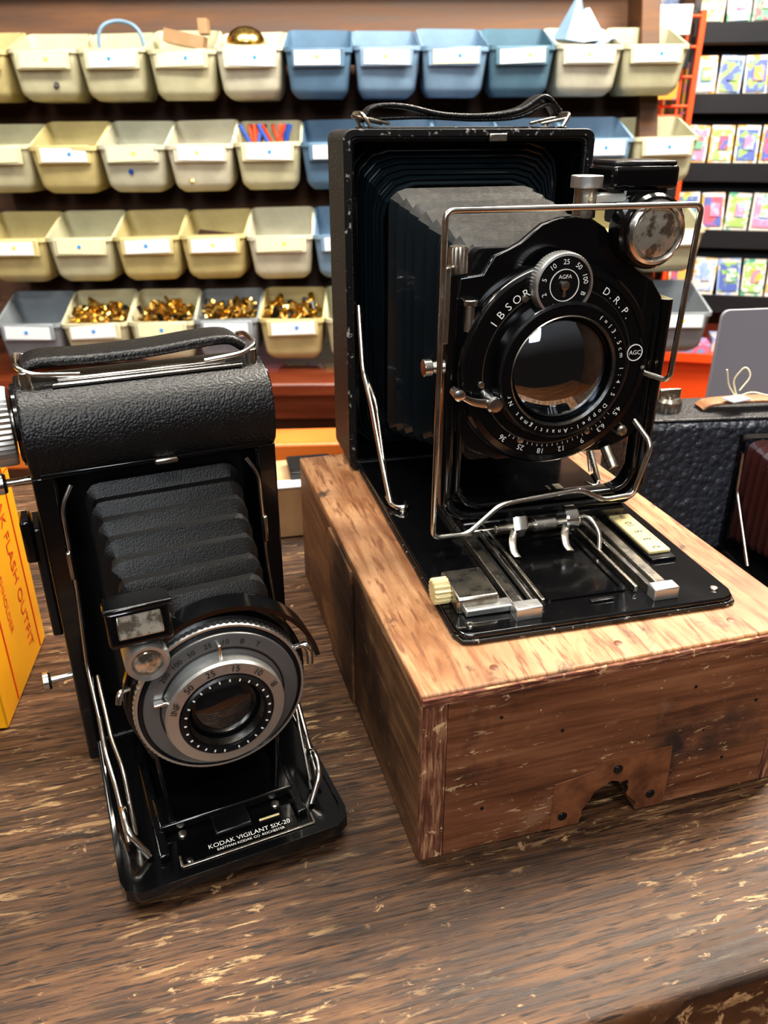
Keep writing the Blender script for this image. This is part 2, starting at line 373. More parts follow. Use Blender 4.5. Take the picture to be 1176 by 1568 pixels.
# bed
bedl=.172
bed=[(-.0585,-.001),(.0585,-.001),(.0585,-bedl+.006),(.0565,-bedl+.001),(.052,-bedl),(-.052,-bedl),(-.0565,-bedl+.001),(-.0585,-bedl+.006)]
loft('bed_plate',[[(x,y,0.0003) for x,y in bed],[(x,y,.0038) for x,y in bed]],M['enamel'],P,cap0=True,cap1=True,bev=.0008)
bedi=[(x*1.012,-.001+(y+.001)*1.006) for x,y in bed]
loft('bed_leather',[[(x,y,0.0) for x,y in bedi],[(x,y,.0018) for x,y in bedi]],M['wornedge'],P,cap0=True,cap1=True,bev=.0004)
for s in(-1,1):
    for j,(x,w,h) in enumerate(((.031,.0045,.0035),(.0245,.002,.0045),(.020,.0016,.003))):
        box('rail_%d_%d'%(s,j),(s*x,-.113,.0038+h/2),(w,.106-j*.006,h),M['nickel'] if j!=1 else M['chrome'],P,bev=.0004)
    box('rail_stop_%d'%s,(s*.029,-.1645,.0062),(.011,.006,.0055),M['silver'],P,bev=.0006)
    box('rail_slot_%d'%s,(s*.0275,-.113,.0045),(.0025,.104,.0012),M['darkhole'],P,bev=0)
loft('bed_recess',[[(x,-.132+y,.0039) for x,y in rr(.0175,.026,.002)],[(x,-.132+y,.0046) for x,y in rr(.0175,.026,.002)],[(x,-.132+y,.0046) for x,y in rr(.0155,.024,.002)],[(x,-.132+y,.0038) for x,y in rr(.0155,.024,.002)]],M['enamel'],P,cyclic=True)
box('bed_slot',(0.004,-.162,.0042),(.010,.0022,.001),M['enamel2'],P,bev=.0003)
box('distance_scale',(.045,-.118,.0062),(.0105,.036,.0018),M['bone'],P,bev=.0006)
box('distance_scale_base',(.045,-.120,.0045),(.0115,.040,.0018),M['enamel2'],P,bev=.0004)
textmesh('scale_numbers',[(w,Matrix.Translation((.045,-.133+i*.0075,.00718))@Matrix.Rotation(R(90),4,'Z'),.0048) for i,w in enumerate(['2','3','5','10','m'])],M['blacktxt'],P)
box('focus_housing',(-.046,-.147,.0072),(.017,.022,.007),M['nickel'],P,bev=.001)
box('focus_plate',(-.040,-.158,.0055),(.024,.006,.003),M['silver'],P,bev=.0006)
lathe('focus_knob',[(0,0),(.0050,.0005,1),(.0054,.001,1),(.0054,.0065,1),(.0048,.007,1),(0,.0072)],(-.054,-.146,.0080),M['bone'],P,axis=(-1,0,0),knurl=(16,.0008))
for i,(x,y) in enumerate(((-.052,-.166),(.052,-.165),(-.051,-.066),(.051,-.06))): screw('bed_screw_%d'%i,(x,y,.0038),.0017,P)
for s in(-1,1):
    tube('side_strut_%d'%s,[(s*.0575,-.002,.090),(s*.0578,-.012,.058),(s*.0565,-.024,.046),(s*.056,-.040,.026),(s*.0555,-.060,.006)],.0014,M['chrome'],P,fil=.006)
    tube('side_strut_b%d'%s,[(s*.0562,-.010,.056),(s*.0555,-.030,.048),(s*.0548,-.052,.008)],.0009,M['nickel'],P,fil=.006)
    tube('strut_foot_%d'%s,[(s*.0555,-.054,.007),(s*.055,-.062,.005),(s*.050,-.067,.006),(s*.048,-.061,.0058)],.0014,M['chrome'],P)
# front standard (U frame)
cx=.0070; SY=-.093
def ubar(name,x0,x1,z0,zl,zr,r,w,d,y,m):
    pts=fillet([(x0,y,zl),(x0,y,z0),(x1,y,z0),(x1,y,zr)],.014,10)
    ribbon(name,[tuple(p) for p in pts],d,w,m,P,wd=(0,1,0),n=2)
ubar('standard_frame',-.040,.0550,.0135,.119,.106,.004,.0055,.013,SY,M['enamel'])
ubar('standard_inner_frame',-.0355,.0505,.0185,.108,.10,.004,.003,.008,SY-.002,M['enamel'])
box('standard_base',(cx,SY,.0095),(.080,.016,.005),M['enamel'],P,bev=.001)
box('standard_foot',(0,SY+.003,.0065),(.064,.024,.004),M['nickel'],P,bev=.0006)
board=[(-.038,.056),(-.038,.1185),(-.0285,.1195),(-.0265,.1225),(-.024,.1265),(-.0185,.1285),(-.0135,.131),(-.009,.1345),(-.005,.1375),(.002,.1395),(.009,.1400),(.016,.139),(.022,.1355),(.027,.130),(.0325,.1235),(.0385,.119),(.0465,.114),(.0520,.107),(.0530,.054),(.047,.046),(.035,.0400),(-.018,.0400),(-.031,.046)]
slab('lens_board',board,SY-.005,SY-.0015,M['enamel'],P,bev=.0006)
frame('bellows_mount',rr(.036,.045,.004,cx=.006,cz=.083),rr(.028,.036,.004,cx=.006,cz=.083),-.090,-.084,M['enamel2'],P)
# shutter
LC=(.0040,SY-.005,.0815)
k=1.09
def kp(pr): return [(p[0]*k,p[1])+tuple(p[2:]) for p in pr]
lathe('shutter_housing',kp([(.039,0),(.0392,.0035),(.0385,.0055),(.0375,.0065),(.0352,.0068),(.0348,.0062),(.0265,.0062),(.0262,.009),(.0260,.0120),(.0252,.0128),(.0212,.0128),(.0205,.0112),(.0200,.0080),(.019,.006),(.0,.0058)]),LC,M['enamel'],P,n=110)
lathe('housing_highlight_ring',kp([(.0302,.0062),(.0301,.0064),(.0299,.0064),(.0298,.0062)]),LC,M['nickel'],P,n=90)
lathe('lens_rim',kp([(.0258,.0124),(.0256,.0131),(.0250,.0133),(.0248,.0128)]),LC,M['enamel2'],P,n=90)
lathe('lens_element',kp([(.0203,.0082),(.0198,.0094),(.017,.0110),(.013,.0124),(.008,.0134),(.004,.0138),(0,.0139)]),LC,M['lensdeep'],P,n=96)
lathe('lens_inner_ring',kp([(.0212,.0127),(.0208,.0131),(.0202,.0115)]),LC,M['nickel'],P,n=64)
f=LC[1]
T1=arc('IBSOR',(LC[0],f-.0068,LC[2]),.0352,-56,-28,.0046)
T1+=arc('D.R.P.',(LC[0],f-.0068,LC[2]),.0352,31,56,.0042)
T1+=words(['36','25','18','12','9','6,3','4,5'],(LC[0],f-.0068,LC[2]),.0362,218,125,.0034)
T1+=arc('f=13,5cm 1:4,5 Doppel-Anastigmat Nr',(LC[0],f-.01345,LC[2]),.0252,32,250,.0027)
textmesh('engraved_lettering',T1,M['white'],P)
ticks('aperture_ticks',(LC[0],f-.0068,LC[2]),.0332,.0343,130,215,22,.0002,M['white'],P)
ac=(LC[0]+.0345,f-.0068,LC[2]+.0045)
lathe('maker_mark',[(.0036,0),(.0036,.0003),(.0032,.0003),(.0032,.0001)],ac,M['white'],P,n=32)
textmesh('maker_mark_text',[('AGC',Matrix.Translation((ac[0],ac[1]-.0004,ac[2]))@FACE,.0026)],M['white'],P)
for i,a in enumerate((150,205,262,330)):
    screw('shutter_screw_%d'%i,(LC[0]+.0335*math.sin(R(a)),f-.0064,LC[2]+.0335*math.cos(R(a))),.0015,P,(0,-1,0))
# speed dial
DC=(.0010,f-.006,.1160)
lathe('dial_ring',[(.0125,0,1),(.0125,.0050,1),(.0120,.0058),(.0111,.0060),(.0109,.0050)],DC,M['silver'],P,knurl=(60,.0003))
lathe('dial_face',[(.0111,.003),(.0110,.0053),(0,.0054)],DC,M['enamel2'],P,n=48)
dt=(DC[0],DC[1]-.0057,DC[2])
textmesh('dial_numbers',words(['1','2','5','10','25','50','100','B','T'],dt,.0088,-150,150,.0028)+[('AGFA',Matrix.Translation((dt[0],dt[1],dt[2]+.0032))@FACE,.0022)],M['white'],P)
lathe('dial_inner_ring',[(.0062,.0053),(.0062,.0057),(.0059,.0057),(.0059,.0053)],DC,M['white'],P,n=40)
box('dial_pointer',(dt[0],dt[1]-.0002,dt[2]-.0015),(.0012,.0008,.006),M['nickel'],P,bev=.0003)
lathe('dial_centre',[(.0018,.0053),(.0018,.0066),(0,.0070)],DC,M['nickel'],P,n=20)
# levers & pins
ribbon('cocking_lever',[(-.040,f-.011,.0745),(-.033,f-.0105,.071),(-.0255,f-.010,.0695)],.0034,.0012,M['chrome'],P,wd=(.25,0,.97),taper=lambda t:.7+.6*t)
lathe('lever_hub',[(.0036,.006),(.0036,.0115),(.0028,.0125),(0,.0128)],(-.0245,f,.0695),M['chrome'],P,n=28)
lathe('lever_tip',[(.0022,.006),(.0024,.0125),(0,.0135)],(-.0402,f,.0748),M['chrome'],P,n=20)
cyl('release_post',(-.034,f-.002,.098),(-.034,f-.002,.108),.0026,M['nickel'],P,r2=.0021)
cyl('release_post_cap',(-.034,f-.002,.108),(-.034,f-.002,.1105),.0032,M['chrome'],P)
cyl('left_stud',(-.0425,SY-.003,.083),(-.048,SY-.003,.083),.0030,M['nickel'],P,r2=.0024)
cyl('left_stud_ball',(-.048,SY-.003,.083),(-.0515,SY-.003,.083),.0036,M['chrome'],P)
box('left_bracket',(-.0435,SY-.004,.108),(.003,.006,.030),M['nickel'],P,bev=.0006)
lathe('rise_knob',[(.0040,0,1),(.0040,.009,1),(.0034,.010),(0,.0105)],(-.038,SY-.002,.120),M['nickel'],P,axis=(0,0,1),knurl=(20,.0003))
cyl('cable_socket',(.034,SY-.006,.042),(.036,SY-.012,.034),.0026,M['nickel'],P)
lathe('lower_stud',[(.0026,0),(.0026,.004),(.0018,.005),(0,.0052)],(.0395,SY-.005,.050),M['nickel'],P,n=20)
# brilliant finder
FC=(.0375,SY-.004,.1345)
lathe('finder_barrel',[(0,0),(.0135,0),(.0142,.002),(.0142,.010),(.0132,.0115),(.012,.012),(0,.0118)],FC,M['enamel'],P,n=56)
lathe('finder_ring',[(.0122,.0115),(.0120,.0135),(.0108,.0142),(.0100,.0135),(.0096,.0125)],FC,M['chrome'],P,n=56)
lathe('finder_lens',[(.0100,.0122),(.009,.0134),(.005,.0144),(0,.0147)],FC,M['finderglass'],P,n=40)
box('finder_head',(.0375,SY+.006,.1535),(.029,.022,.009),M['enamel'],P,bev=.0018,seg=3)
box('finder_hood_lip',(.0375,SY+.006,.1585),(.027,.020,.0022),M['enamel2'],P,bev=.001)
box('finder_neck',(.0385,SY+.003,.143),(.020,.014,.014),M['enamel'],P,bev=.0015)
cyl('finder_pivot',(.014,SY-.001,.150),(.014,SY-.001,.1545),.0062,M['silver'],P,n=32)
cyl('finder_pivot_base',(.014,SY-.001,.139),(.014,SY-.001,.150),.0045,M['nickel'],P)
box('finder_arm',(.023,SY-.001,.146),(.016,.006,.004),M['silver'],P,bev=.0008)
# wire sports finder
WY=-.113
wire=[(.043,WY+.012,.077),(.0515,WY,.075),(.0535,WY,.1447),(-.0495,WY,.1447),(-.0505,WY,.0135),(-.035,WY,.0135),(-.0205,WY,.0260),(.016,WY,.0290),(.028,WY,.0225),(.0425,WY,.0235),(.048,WY,.047),(.044,WY+.01,.055)]
tube('sports_finder_wire',wire,.0012,M['chrome'],P,fil=.0035)
# clamp across rails
cyl('clamp_bar',(-.022,-.112,.0135),(.014,-.112,.0135),.0019,M['nickel'],P)
cyl('clamp_barrel',(-.004,-.112,.0135),(.006,-.112,.0135),.0032,M['chrome'],P)
for i,x in enumerate((-.012,.0125)):
    lathe('clamp_nut_%d'%i,[(0,0),(.0052,0),(.0058,.001),(.0058,.0055),(.0050,.0065),(0,.0067)],(x-.003,-.112,.0150),M['chrome'],P,n=6 if i==0 else 20,axis=(1,0,0))
    ribbon('clamp_lever_%d'%i,[(x,-.112,.0145),(x-.004,-.118,.011),(x-.005,-.122,.0075),(x-.004,-.1245,.0055)],.0038,.0014,M['nickel'],P,wd=(.9,-.2,0))
tube('clamp_hook',[(.014,-.112,.0145),(.020,-.115,.017),(.023,-.122,.012),(.021,-.127,.006)],.0011,M['chrome'],P)

# ------------------------------------------------------------------ roll film folding camera
K=empty('folding_camera',(-.0868,.2853,0),24)
hw=.046
def prof_y(name,prof,x0,x1,m,**k):
    return loft(name,[[(x0,y,z) for y,z in prof],[(x1,y,z) for y,z in prof]],m,K,cap0=True,cap1=True,**k)
topprof=[(-.0015,.1335),(-.004,.1365),(-.0055,.141),(-.006,.147),(-.0050,.1535),(-.0022,.159),(.003,.1635),(.010,.1655),(.024,.1655),(.031,.164),(.0355,.159),(.037,.152),(.037,.1335)]
prof_y('film_chamber_top',topprof,-hw,hw,M['leather'],bev=.0012,seg=3)
botprof=[(-.0015,.0),(-.0015,.010),(.037,.010),(.037,.004),(.033,0)]
prof_y('film_chamber_bottom',botprof,-hw,hw,M['leather'],bev=.001)
box('back_door',(0,.034,.072),(2*hw,.006,.125),M['leather'],K,bev=.001)
for s in(-1,1):
    box('side_wall_%d'%s,(s*(hw-.0022),.0165,.072),(.0044,.036,.126),M['leather'],K,bev=.0012)
    box('front_bezel_%d'%s,(s*(hw-.0040),-.0012,.070),(.0076,.0025,.128),M['enamel'],K,bev=.0008)
    box('inner_wall_%d'%s,(s*.0385,.014,.072),(.0015,.03,.12),M['enamel'],K,bev=.0003)
    lathe('end_cap_%d'%s,[(.0155,0),(.0155,.0012),(.014,.0018),(0,.0018)],(s*hw,.0165,.149),M['enamel'],K,axis=(s,0,0),n=40)
box('film_gate',(0,.026,.072),(.078,.002,.12),M['darkhole'],K,bev=0)
box('bezel_top',(0,-.002,.1345),(2*hw-.006,.0025,.0022),M['enamel'],K,bev=.0006)
box('door_catch',(.002,-.0045,.1345),(.009,.003,.0025),M['nickel'],K,bev=.0008)
box('top_rail_plate',(0.0,.010,.1663),(.062,.004,.0016),M['chrome'],K,bev=.0005)
box('top_rail_plate_2',(0.002,.0062,.1652),(.070,.0022,.0014),M['chrome'],K,bev=.0005)
ribbon('carry_handle',[(-.0425,.021,.1680),(-.037,.021,.1718),(-.018,.021,.1715),(.004,.021,.1720),(.022,.021,.1735),(.034,.021,.1735),(.0400,.021,.1700)],.019,.0040,M['leather'],K,taper=lambda t:.82+.18*math.sin(math.pi*t))
for s in(-1,1):
    x=.041*s
    tube('handle_loop_%d'%s,[(x-.018*s,.009,.1675),(x-.002*s,.007,.1695),(x+.003*s,.010,.1722),(x+.003*s,.030,.1722),(x-.002*s,.033,.170),(x-.014*s,.032,.1675)],.0010,M['chrome'],K,fil=.005)
    cyl('loop_post_%d'%s,(x+.0005*s,.009,.163),(x+.0005*s,.009,.1705),.0022,M['nickel'],K)
lathe('wind_knob',[(.006,0),(.006,.0025),(.0145,.003,1),(.0148,.004,1),(.0148,.010,1),(.014,.011,1),(.009,.0115),(0,.0118)],(-hw,.0165,.149),M['silver'],K,axis=(-1,0,0),knurl=(44,.0006))
for i,z in enumerate((.128,.036)):
    cyl('side_pin_%d'%i,(-hw,.013,z),(-hw-.010,.013,z),.0016,M['chrome'],K)
    lathe('side_pin_head_%d'%i,[(0,-.0003),(.0035,0),(.0042,.001),(.0042,.003),(0,.0036)],(-hw-.009,.013,z),M['chrome'],K,axis=(-1,0,0),n=28)
box('side_grip',(-hw-.0022,.018,.084),(.0042,.018,.050),M['enamel2'],K,bev=.0012)
box('side_latch',(-hw-.0055,.012,.105),(.0042,.012,.018),M['enamel'],K,bev=.001)
def kb():
    L=[];folds=7
    prof=[]
    for i in range(folds):
        t0=i/folds
        prof+= [(t0+.00/folds,-.0012,.0012),(t0+.30/folds,.0010,.0030),(t0+.72/folds,.0030,.0062),(t0+.82/folds,.0018,.0050)]
    prof.append((1.0,-.001,.0015))
    for (t,s,rad) in prof:
        y=.008*(1-t)-.056*t; hwx=.0280*(1-t)+.0225*t; top_=.127*(1-t)+.100*t; bot=.014*(1-t)+.042*t
        hh=(top_-bot)/2
        L.append([(x,y+random.uniform(-.0003,.0003),z+random.uniform(-.0003,.0003)) for x,z in rr(hwx+s*.8,hh+s,rad,3,0.001*(1-t),(top_+bot)/2)])
    return loft('bellows',L,M['bellowsblk'],K,ang=22)
kb()
BL=.088
def kbedz(y): return .0085+(-y)*.02
bed=[(-.0415,-.001),(.0415,-.001),(.0418,-BL+.008),(.0405,-BL+.003),(.036,-BL),(-.036,-BL),(-.0405,-BL+.003),(-.0418,-BL+.008)]
loft('bed_plate',[[(x,y,kbedz(y)-.003) for x,y in bed],[(x,y,kbedz(y)) for x,y in bed]],M['enamel'],K,cap0=True,cap1=True,bev=.0008)
bo=[(x*1.015,-.001+(y+.001)*1.012) for x,y in bed]; bi=[(x*.97,-.003+(y+.003)*.97) for x,y in bed]
loft('bed_lip',[[(x,y,kbedz(y)-.0038) for x,y in bo],[(x,y,kbedz(y)+.0012) for x,y in bo],[(x,y,kbedz(y)+.0012) for x,y in bi],[(x,y,kbedz(y)-.0005) for x,y in bi]],M['enamel'],K,cyclic=True,bev=.0004)
cyl('table_foot',(0.005,-.076,0.0002),(.005,-.076,.007),.0035,M['nickel'],K)
BZ=.0100
for s in(-1,1):
    box('bed_rail_%d'%s,(s*.026,-.045,BZ+.0015),(.004,.066,.003),M['enamel'],K,bev=.0006)
    tube('strut_upper_%d'%s,[(s*.033,-.003,.130),(s*.0375,-.004,.122),(s*.0378,-.005,.085),(s*.0395,-.010,.055),(s*.0388,-.022,.035)],.0010,M['chrome'],K,fil=.004)
    tube('strut_lower_%d'%s,[(s*.0388,-.020,.037),(s*.039,-.034,.030),(s*.0375,-.050,.024),(s*.037,-.066,.0125)],.0011,M['chrome'],K,fil=.004)
    tube('strut_link_%d'%s,[(s*.0365,-.012,.05),(s*.036,-.04,.040),(s*.034,-.052,.034),(s*.034,-.064,.013)],.0009,M['nickel'],K,fil=.004)
    box('strut_joint_%d'%s,(s*.0384,-.005,.098),(.002,.003,.012),M['nickel'],K,bev=.0006)
    tube('bed_bracket_%d'%s,[(s*.036,-.056,.0095),(s*.0365,-.057,.021),(s*.037,-.062,.025),(s*.0365,-.070,.021),(s*.031,-.074,.011)],.0013,M['chrome'],K,fil=.004)
    ribbon('standard_leg_%d'%s,[(s*.020,-.060,.0115),(s*.0215,-.060,.030),(s*.0225,-.060,.050)],.007,.0018,M['enamel'],K,wd=(0,1,0))
    screw('bed_screw_%d'%s,(s*.018,-.068,BZ),.0018,K)
box('standard_shoe',(0,-.058,.0125),(.052,.016,.004),M['enamel'],K,bev=.0008)
box('shoe_clip',(0,-.070,.0115),(.014,.010,.002),M['enamel2'],K,bev=.0006)
lathe('tripod_bush',[(.0048,0),(.0048,.001),(.003,.0016),(.0028,.0006)],(-.019,-.060,.0101),M['nickel'],K,axis=(0,0,1),n=28)
def kz(y): return kbedz(y)+.0004
box('name_strip',(.004,-.0832,kz(-.083)),(.050,.0011,.0006),M['nickel'],K,bev=.0002)
for s in(-1,1): box('name_strip_end_%d'%s,(.004+s*.025,-.0805,kz(-.080)),(.0010,.005,.0006),M['nickel'],K,bev=.0002)
screw('name_screw',(-.018,-.081,kz(-.081)-.0003),.0012,K,m=M['chrome'])
textmesh('name_lettering',[('KODAK VIGILANT SIX-20',Matrix.Translation((.005,-.0785,kz(-.078)+.0001)),.0028),('EASTMAN KODAK CO. ROCHESTER',Matrix.Translation((.005,-.0808,kz(-.0806)+.0001)),.0016)],M['white'],K)
box('bed_white_mark',(.014,-.0735,kz(-.0735)),(.008,.0010,.0004),M['bone'],K,bev=.0002)
# lens standard & shutter
KC=(.0022,-.060,.0685)
std=[]
for i in range(25):
    a=R(-20+220*i/24); std.append((.0325*math.cos(a)+KC[0],KC[2]+.001+.0325*math.sin(a)))
std+=[(-.024,.044),(.026,.044)]
slab('standard_plate',std,-.062,-.058,M['enamel'],K,bev=.0005)
L=[]
for i in range(29):
    a=R(10+120*i/28); ca,sa=math.cos(a),math.sin(a); ox=KC[0]+.003
    L.append([(ox+.0345*ca,-.059,KC[2]+.001+.0345*sa),(ox+.0345*ca,-.068,KC[2]+.001+.0345*sa),(ox+.0328*ca,-.068,KC[2]+.001+.0328*sa),(ox+.0328*ca,-.059,KC[2]+.001+.0328*sa)])
loft('standard_hood',L,M['enamel'],K,cap0=True,cap1=True)
lathe('shutter_case',[(.0305,0),(.0312,.002),(.0312,.0055),(.0300,.0064),(.0275,.0066)],KC,M['enamel2'],K,n=90)
lathe('shutter_gear_ring',[(.0302,.0062,1),(.0304,.0068,1),(.0304,.0086,1),(.0298,.0092),(.0290,.0092),(.0288,.0086)],KC,M['silver'],K,knurl=(90,.0005))
lathe('shutter_black_band',[(.0289,.0084),(.0286,.0094),(.0277,.0098),(.0273,.0096)],KC,M['enamel2'],K,n=90)
lathe('shutter_face',[(.0274,.0095),(.0271,.0103),(.0262,.0106),(.0190,.0108)],KC,M['face'],K,n=90)
lathe('face_inner_groove',[(.0220,.0107),(.0220,.0111),(.0214,.0111),(.0214,.0107)],KC,M['enamel2'],K,n=90)
KL=(.0020,-.060,.0670)
lathe('focus_ring',[(.0207,.010),(.0209,.0150),(.0203,.0160),(.0166,.0164),(.0161,.0154)],KL,M['silver'],K,n=90)
lathe('lens_bezel',[(.0163,.0150),(.0162,.0170),(.0155,.0176),(.0138,.0170),(.0131,.0145),(.0128,.0105),(0,.0098)],KL,M['enamel2'],K,n=72)
lathe('lens_element',[(.0127,.0116),(.0110,.0130),(.0075,.0142),(.004,.0147),(0,.0149)],KL,M['lensdark'],K,n=64)
lathe('lens_retaining_ring',[(.0136,.0158),(.0132,.0162),(.0125,.0134)],KL,M['nickel'],K,n=64)
kt=words(['200','100','50','25','10','B','T'],(KC[0],KC[1]-.01090,KC[2]),.0242,-50,34,.0028)
kt2=words(['INF','50','25','15','10','8'],(KL[0],KL[1]-.01665,KL[2]),.0185,-66,66,.0034)
textmesh('shutter_numbers',kt,M['blacktxt'],K); textmesh('focus_numbers',kt2,M['blacktxt'],K)
ticks('bezel_marks',(KL[0],KL[1]-.0176,KL[2]),.0142,.0151,-170,170,26,.0005,M['white'],K)
box('index_pointer',(.0022,-.0722,.0905),(.0012,.003,.006),M['chrome'],K,bev=.0004)
box('index_pointer_2',(-.0190,-.0722,.0755),(.005,.003,.0012),M['chrome'],K,bev=.0004)
tube('release_lever',[(.030,-.066,.080),(.0335,-.068,.082),(.035,-.069,.079),(.0352,-.068,.073)],.0012,M['chrome'],K)
tube('shutter_tab',[(-.028,-.066,.080),(-.031,-.068,.081),(-.032,-.069,.077)],.001,M['chrome'],K)
lathe('upper_collar',[(.0295,0),(.0295,.004),(.0280,.005)],(.003,-.0590,.0735),M['nickel'],K,n=60)
box('finder_box',(-.0215,-.064,.1055),(.020,.017,.013),M['enamel'],K,bev=.0016,seg=3,rot=Matrix.Rotation(R(-12),3,'X'))
box('finder_window',(-.0215,-.0722,.1080),(.014,.0014,.0080),M['finderglass'],K,bev=.0005,rot=Matrix.Rotation(R(-24),3,'X'))
box('finder_brow',(-.0215,-.0675,.1132),(.021,.011,.0018),M['enamel'],K,bev=.0006,rot=Matrix.Rotation(R(-12),3,'X'))
lathe('finder_taking_ring',[(.0072,0),(.0072,.010),(.0065,.0115),(.0052,.0112),(.0047,.0095)],(-.0210,-.062,.0930),M['silver'],K,n=40)
lathe('finder_taking_lens',[(.0050,.0098),(.004,.0110),(.002,.0116),(0,.0118)],(-.0210,-.062,.0930),M['finderglass'],K,n=30)
box('finder_stalk',(-.0215,-.0595,.098),(.012,.006,.020),M['enamel'],K,bev=.001)

# ------------------------------------------------------------------ yellow film box
YB=empty('yellow_film_box',(-.178,.322,0),8.5)
box('carton',(-.035,0,.064),(.07,.074,.128),M['yellow'],YB,bev=.0008)
box('lid_seam',(-.035,0,.1),(.0704,.0744,.0006),M['redtxt'],YB,bev=0)
def sidetext(s,y,z,size):
    m4=Matrix(((0,0,1,.00025),(0,1,0,y),(-1,0,0,z),(0,0,0,1))); return (s,m4,size)
textmesh('printed_text',[sidetext('KODAK FLASH OUTFIT',.014,.062,.010),sidetext('FLASHHOLDER',-.006,.052,.006)],M['redtxt'],YB)
box('red_line',(.0002,.026,.064),(.0004,.0008,.124),M['redtxt'],YB,bev=0)
box('red_line_2',(.0002,-.018,.064),(.0004,.0008,.124),M['redtxt'],YB,bev=0)

# ------------------------------------------------------------------ grey bellows camera at right back
G=empty('folding_camera.002',(.222,.455,0),6)
box('body',(0,.022,.045),(.150,.044,.088),M['greyleather'],G,bev=.004,seg=3)
box('top_plate',(0,.022,.0898),(.148,.040,.0022),M['leather2'],G,bev=.001)
frame('front_frame',rr(.036,.038,.003,cx=.030,cz=.044),rr(.033,.035,.003,cx=.030,cz=.044),-.003,.001,M['enamel'],G)
bellows('bellows_red',[(-.001,.031,.033,.030,.044),(-.045,.024,.026,.030,.042)],7,.0018,M['burg'],G,rbig=.006,rsm=.002)
box('front_standard',(.030,-.048,.040),(.052,.004,.058),M['enamel'],G,bev=.001)
box('bed',(.030,-.030,.0026),(.070,.058,.004),M['enamel'],G,bev=.001)
lathe('lens',[(.016,0),(.016,.006),(.012,.010),(.010,.008),(0,.008)],(.030,-.050,.044),M['nickel'],G,n=40)
tube('edge_strut',[(-.004,-.004,.07),(-.004,-.006,.045),(-.002,-.030,.006)],.0012,M['chrome'],G)
lathe('wind_key',[(.008,0,1),(.008,.006,1),(.006,.008),(.003,.008),(.003,.010),(0,.010)],(-.045,.020,.091),M['nickel'],G,axis=(0,0,1),knurl=(20,.0005))
box('wind_key_bar',(-.045,.020,.1015),(.014,.002,.006),M['nickel'],G,bev=.0008)
ribbon('leather_handle',[(-.025,.02,.092),(-.018,.019,.0955),(.008,.018,.0970),(.035,.019,.0955),(.045,.02,.092)],.012,.002,M['tan'],G)
MBt=MB(); MBt.box((-.006,.012,.0993),(.014,.009,.0010),0,Matrix.Rotation(R(20),3,'Z')); MBt.build('price_tag',M['label'],G)
for i,pp in enumerate(([(-.006,.012,.1003),(-.012,.010,.112),(-.008,.006,.122),(-.004,.004,.116),(-.010,.004,.107)],[(-.006,.012,.1003),(0,.008,.105),(.010,.004,.103)],[(-.006,.012,.1003),(-.014,.010,.108),(-.018,.008,.119)])):
    tube('tag_string_%d'%i,pp,.0005,M['string'],G)

B=empty('grey_display_board',(.33,.60,0),10)
slab('panel',rr(.085,.064,.006,cz=.064),-.001,.002,M['greyboard'],B,bev=.0004)
box('easel_leg',(0,.018,.035),(.02,.03,.07),M['greyboard'],B,rot=None)
X=empty('cardboard_carton',(-.060,.50,0),12)
box('carton',(0,0,.018),(.06,.05,.036),M['cardboard'],X,bev=.001)
box('carton_flap',(0,-.02,.0368),(.059,.012,.0012),M['label'],X,bev=.0003)
box('carton_tray',(0.01,.0,.0395),(.03,.03,.006),M['enamel2'],X,bev=.0008)

# ------------------------------------------------------------------ storage bin rack
RK=empty('storage_bin_rack',(0,0,0),0,(0,R(-.6),R(2.0)))
rows=[(1.425,.285,-.557,11,'ycccwblltwc'),(1.385,.158,-.536,11,'cypwcbllllc'),(1.345,.030,-.522,11,'ycyywlbllyc'),(1.305,-.090,-.508,11,'gccgycbbllg')]
back=MB()
slope=(1.425-1.305)/(.285+.085)
ca=math.atan(slope); rotb=Matrix.Rotation(-ca,3,'X')
back.box((-.055,1.425+.072,.235),(1.11,.018,.62),0,rotb)
for (y,z,x0,n,cs) in rows:
    back.box((-.055,y+.062,z+.066),(1.10,.022,.026),0,rotb)
for sx in(-.625,.480): back.box((sx,1.445,.220),(.030,.07,.60),0,rotb)
back.box((-.055,1.53,.49),(1.12,.06,.02),0)
back.build('rack_frame',M['rackwood'],RK,bev=.002)
def binmesh():
    def loop(t,ins):
        out=[]
        hwx=.0430+(.0073)*min(1,t*1.0); yb=.05; yf=-.044-.012*t
        e=.009*(1-min(1,t*5))**2
        hwx-=ins+e; yb-=ins; yf+=ins+e
        cy=(yb+yf)/2; hy=(yb-yf)/2
        for x,y in rr(hwx,hy,.010-ins,4,0,cy):
            fr=(y-yf)/(yb-yf); Hh=.068+.030*max(0,min(1,(fr-.1)/.9))
            z=t*Hh+(ins if t<.5 else 0)
            out.append((x,y,z))
        return out
    ts=[0,.03,.08,.14,.2,.3,.6,.94]
    L=[loop(t,0) for t in ts]
    lip=loop(1,-.0015); L.append([(x,y,z-.006) for x,y,z in lip]); L.append(lip); L.append(loop(1,.002))
    L+=[loop(t,.0028) for t in (.6,.3,.13,.05,0.0)]
    n=len(L[0]); v=[p for l in L for p in l]; f=[]
    for j in range(len(L)-1):
        for i in range(n): f.append((j*n+i,j*n+(i+1)%n,(j+1)*n+(i+1)%n,(j+1)*n+i))
    f.append(tuple(range(n))[::-1]); f.append(tuple(range((len(L)-1)*n,len(L)*n)))
    me=D.meshes.new('bin'); me.from_pydata(v,[],f)
    bm=bmesh.new(); bm.from_mesh(me); bmesh.ops.recalc_face_normals(bm,faces=bm.faces); bm.to_mesh(me); bm.free()
    return me
base=binmesh(); lab=MB(); junk=MB(); PT=.102
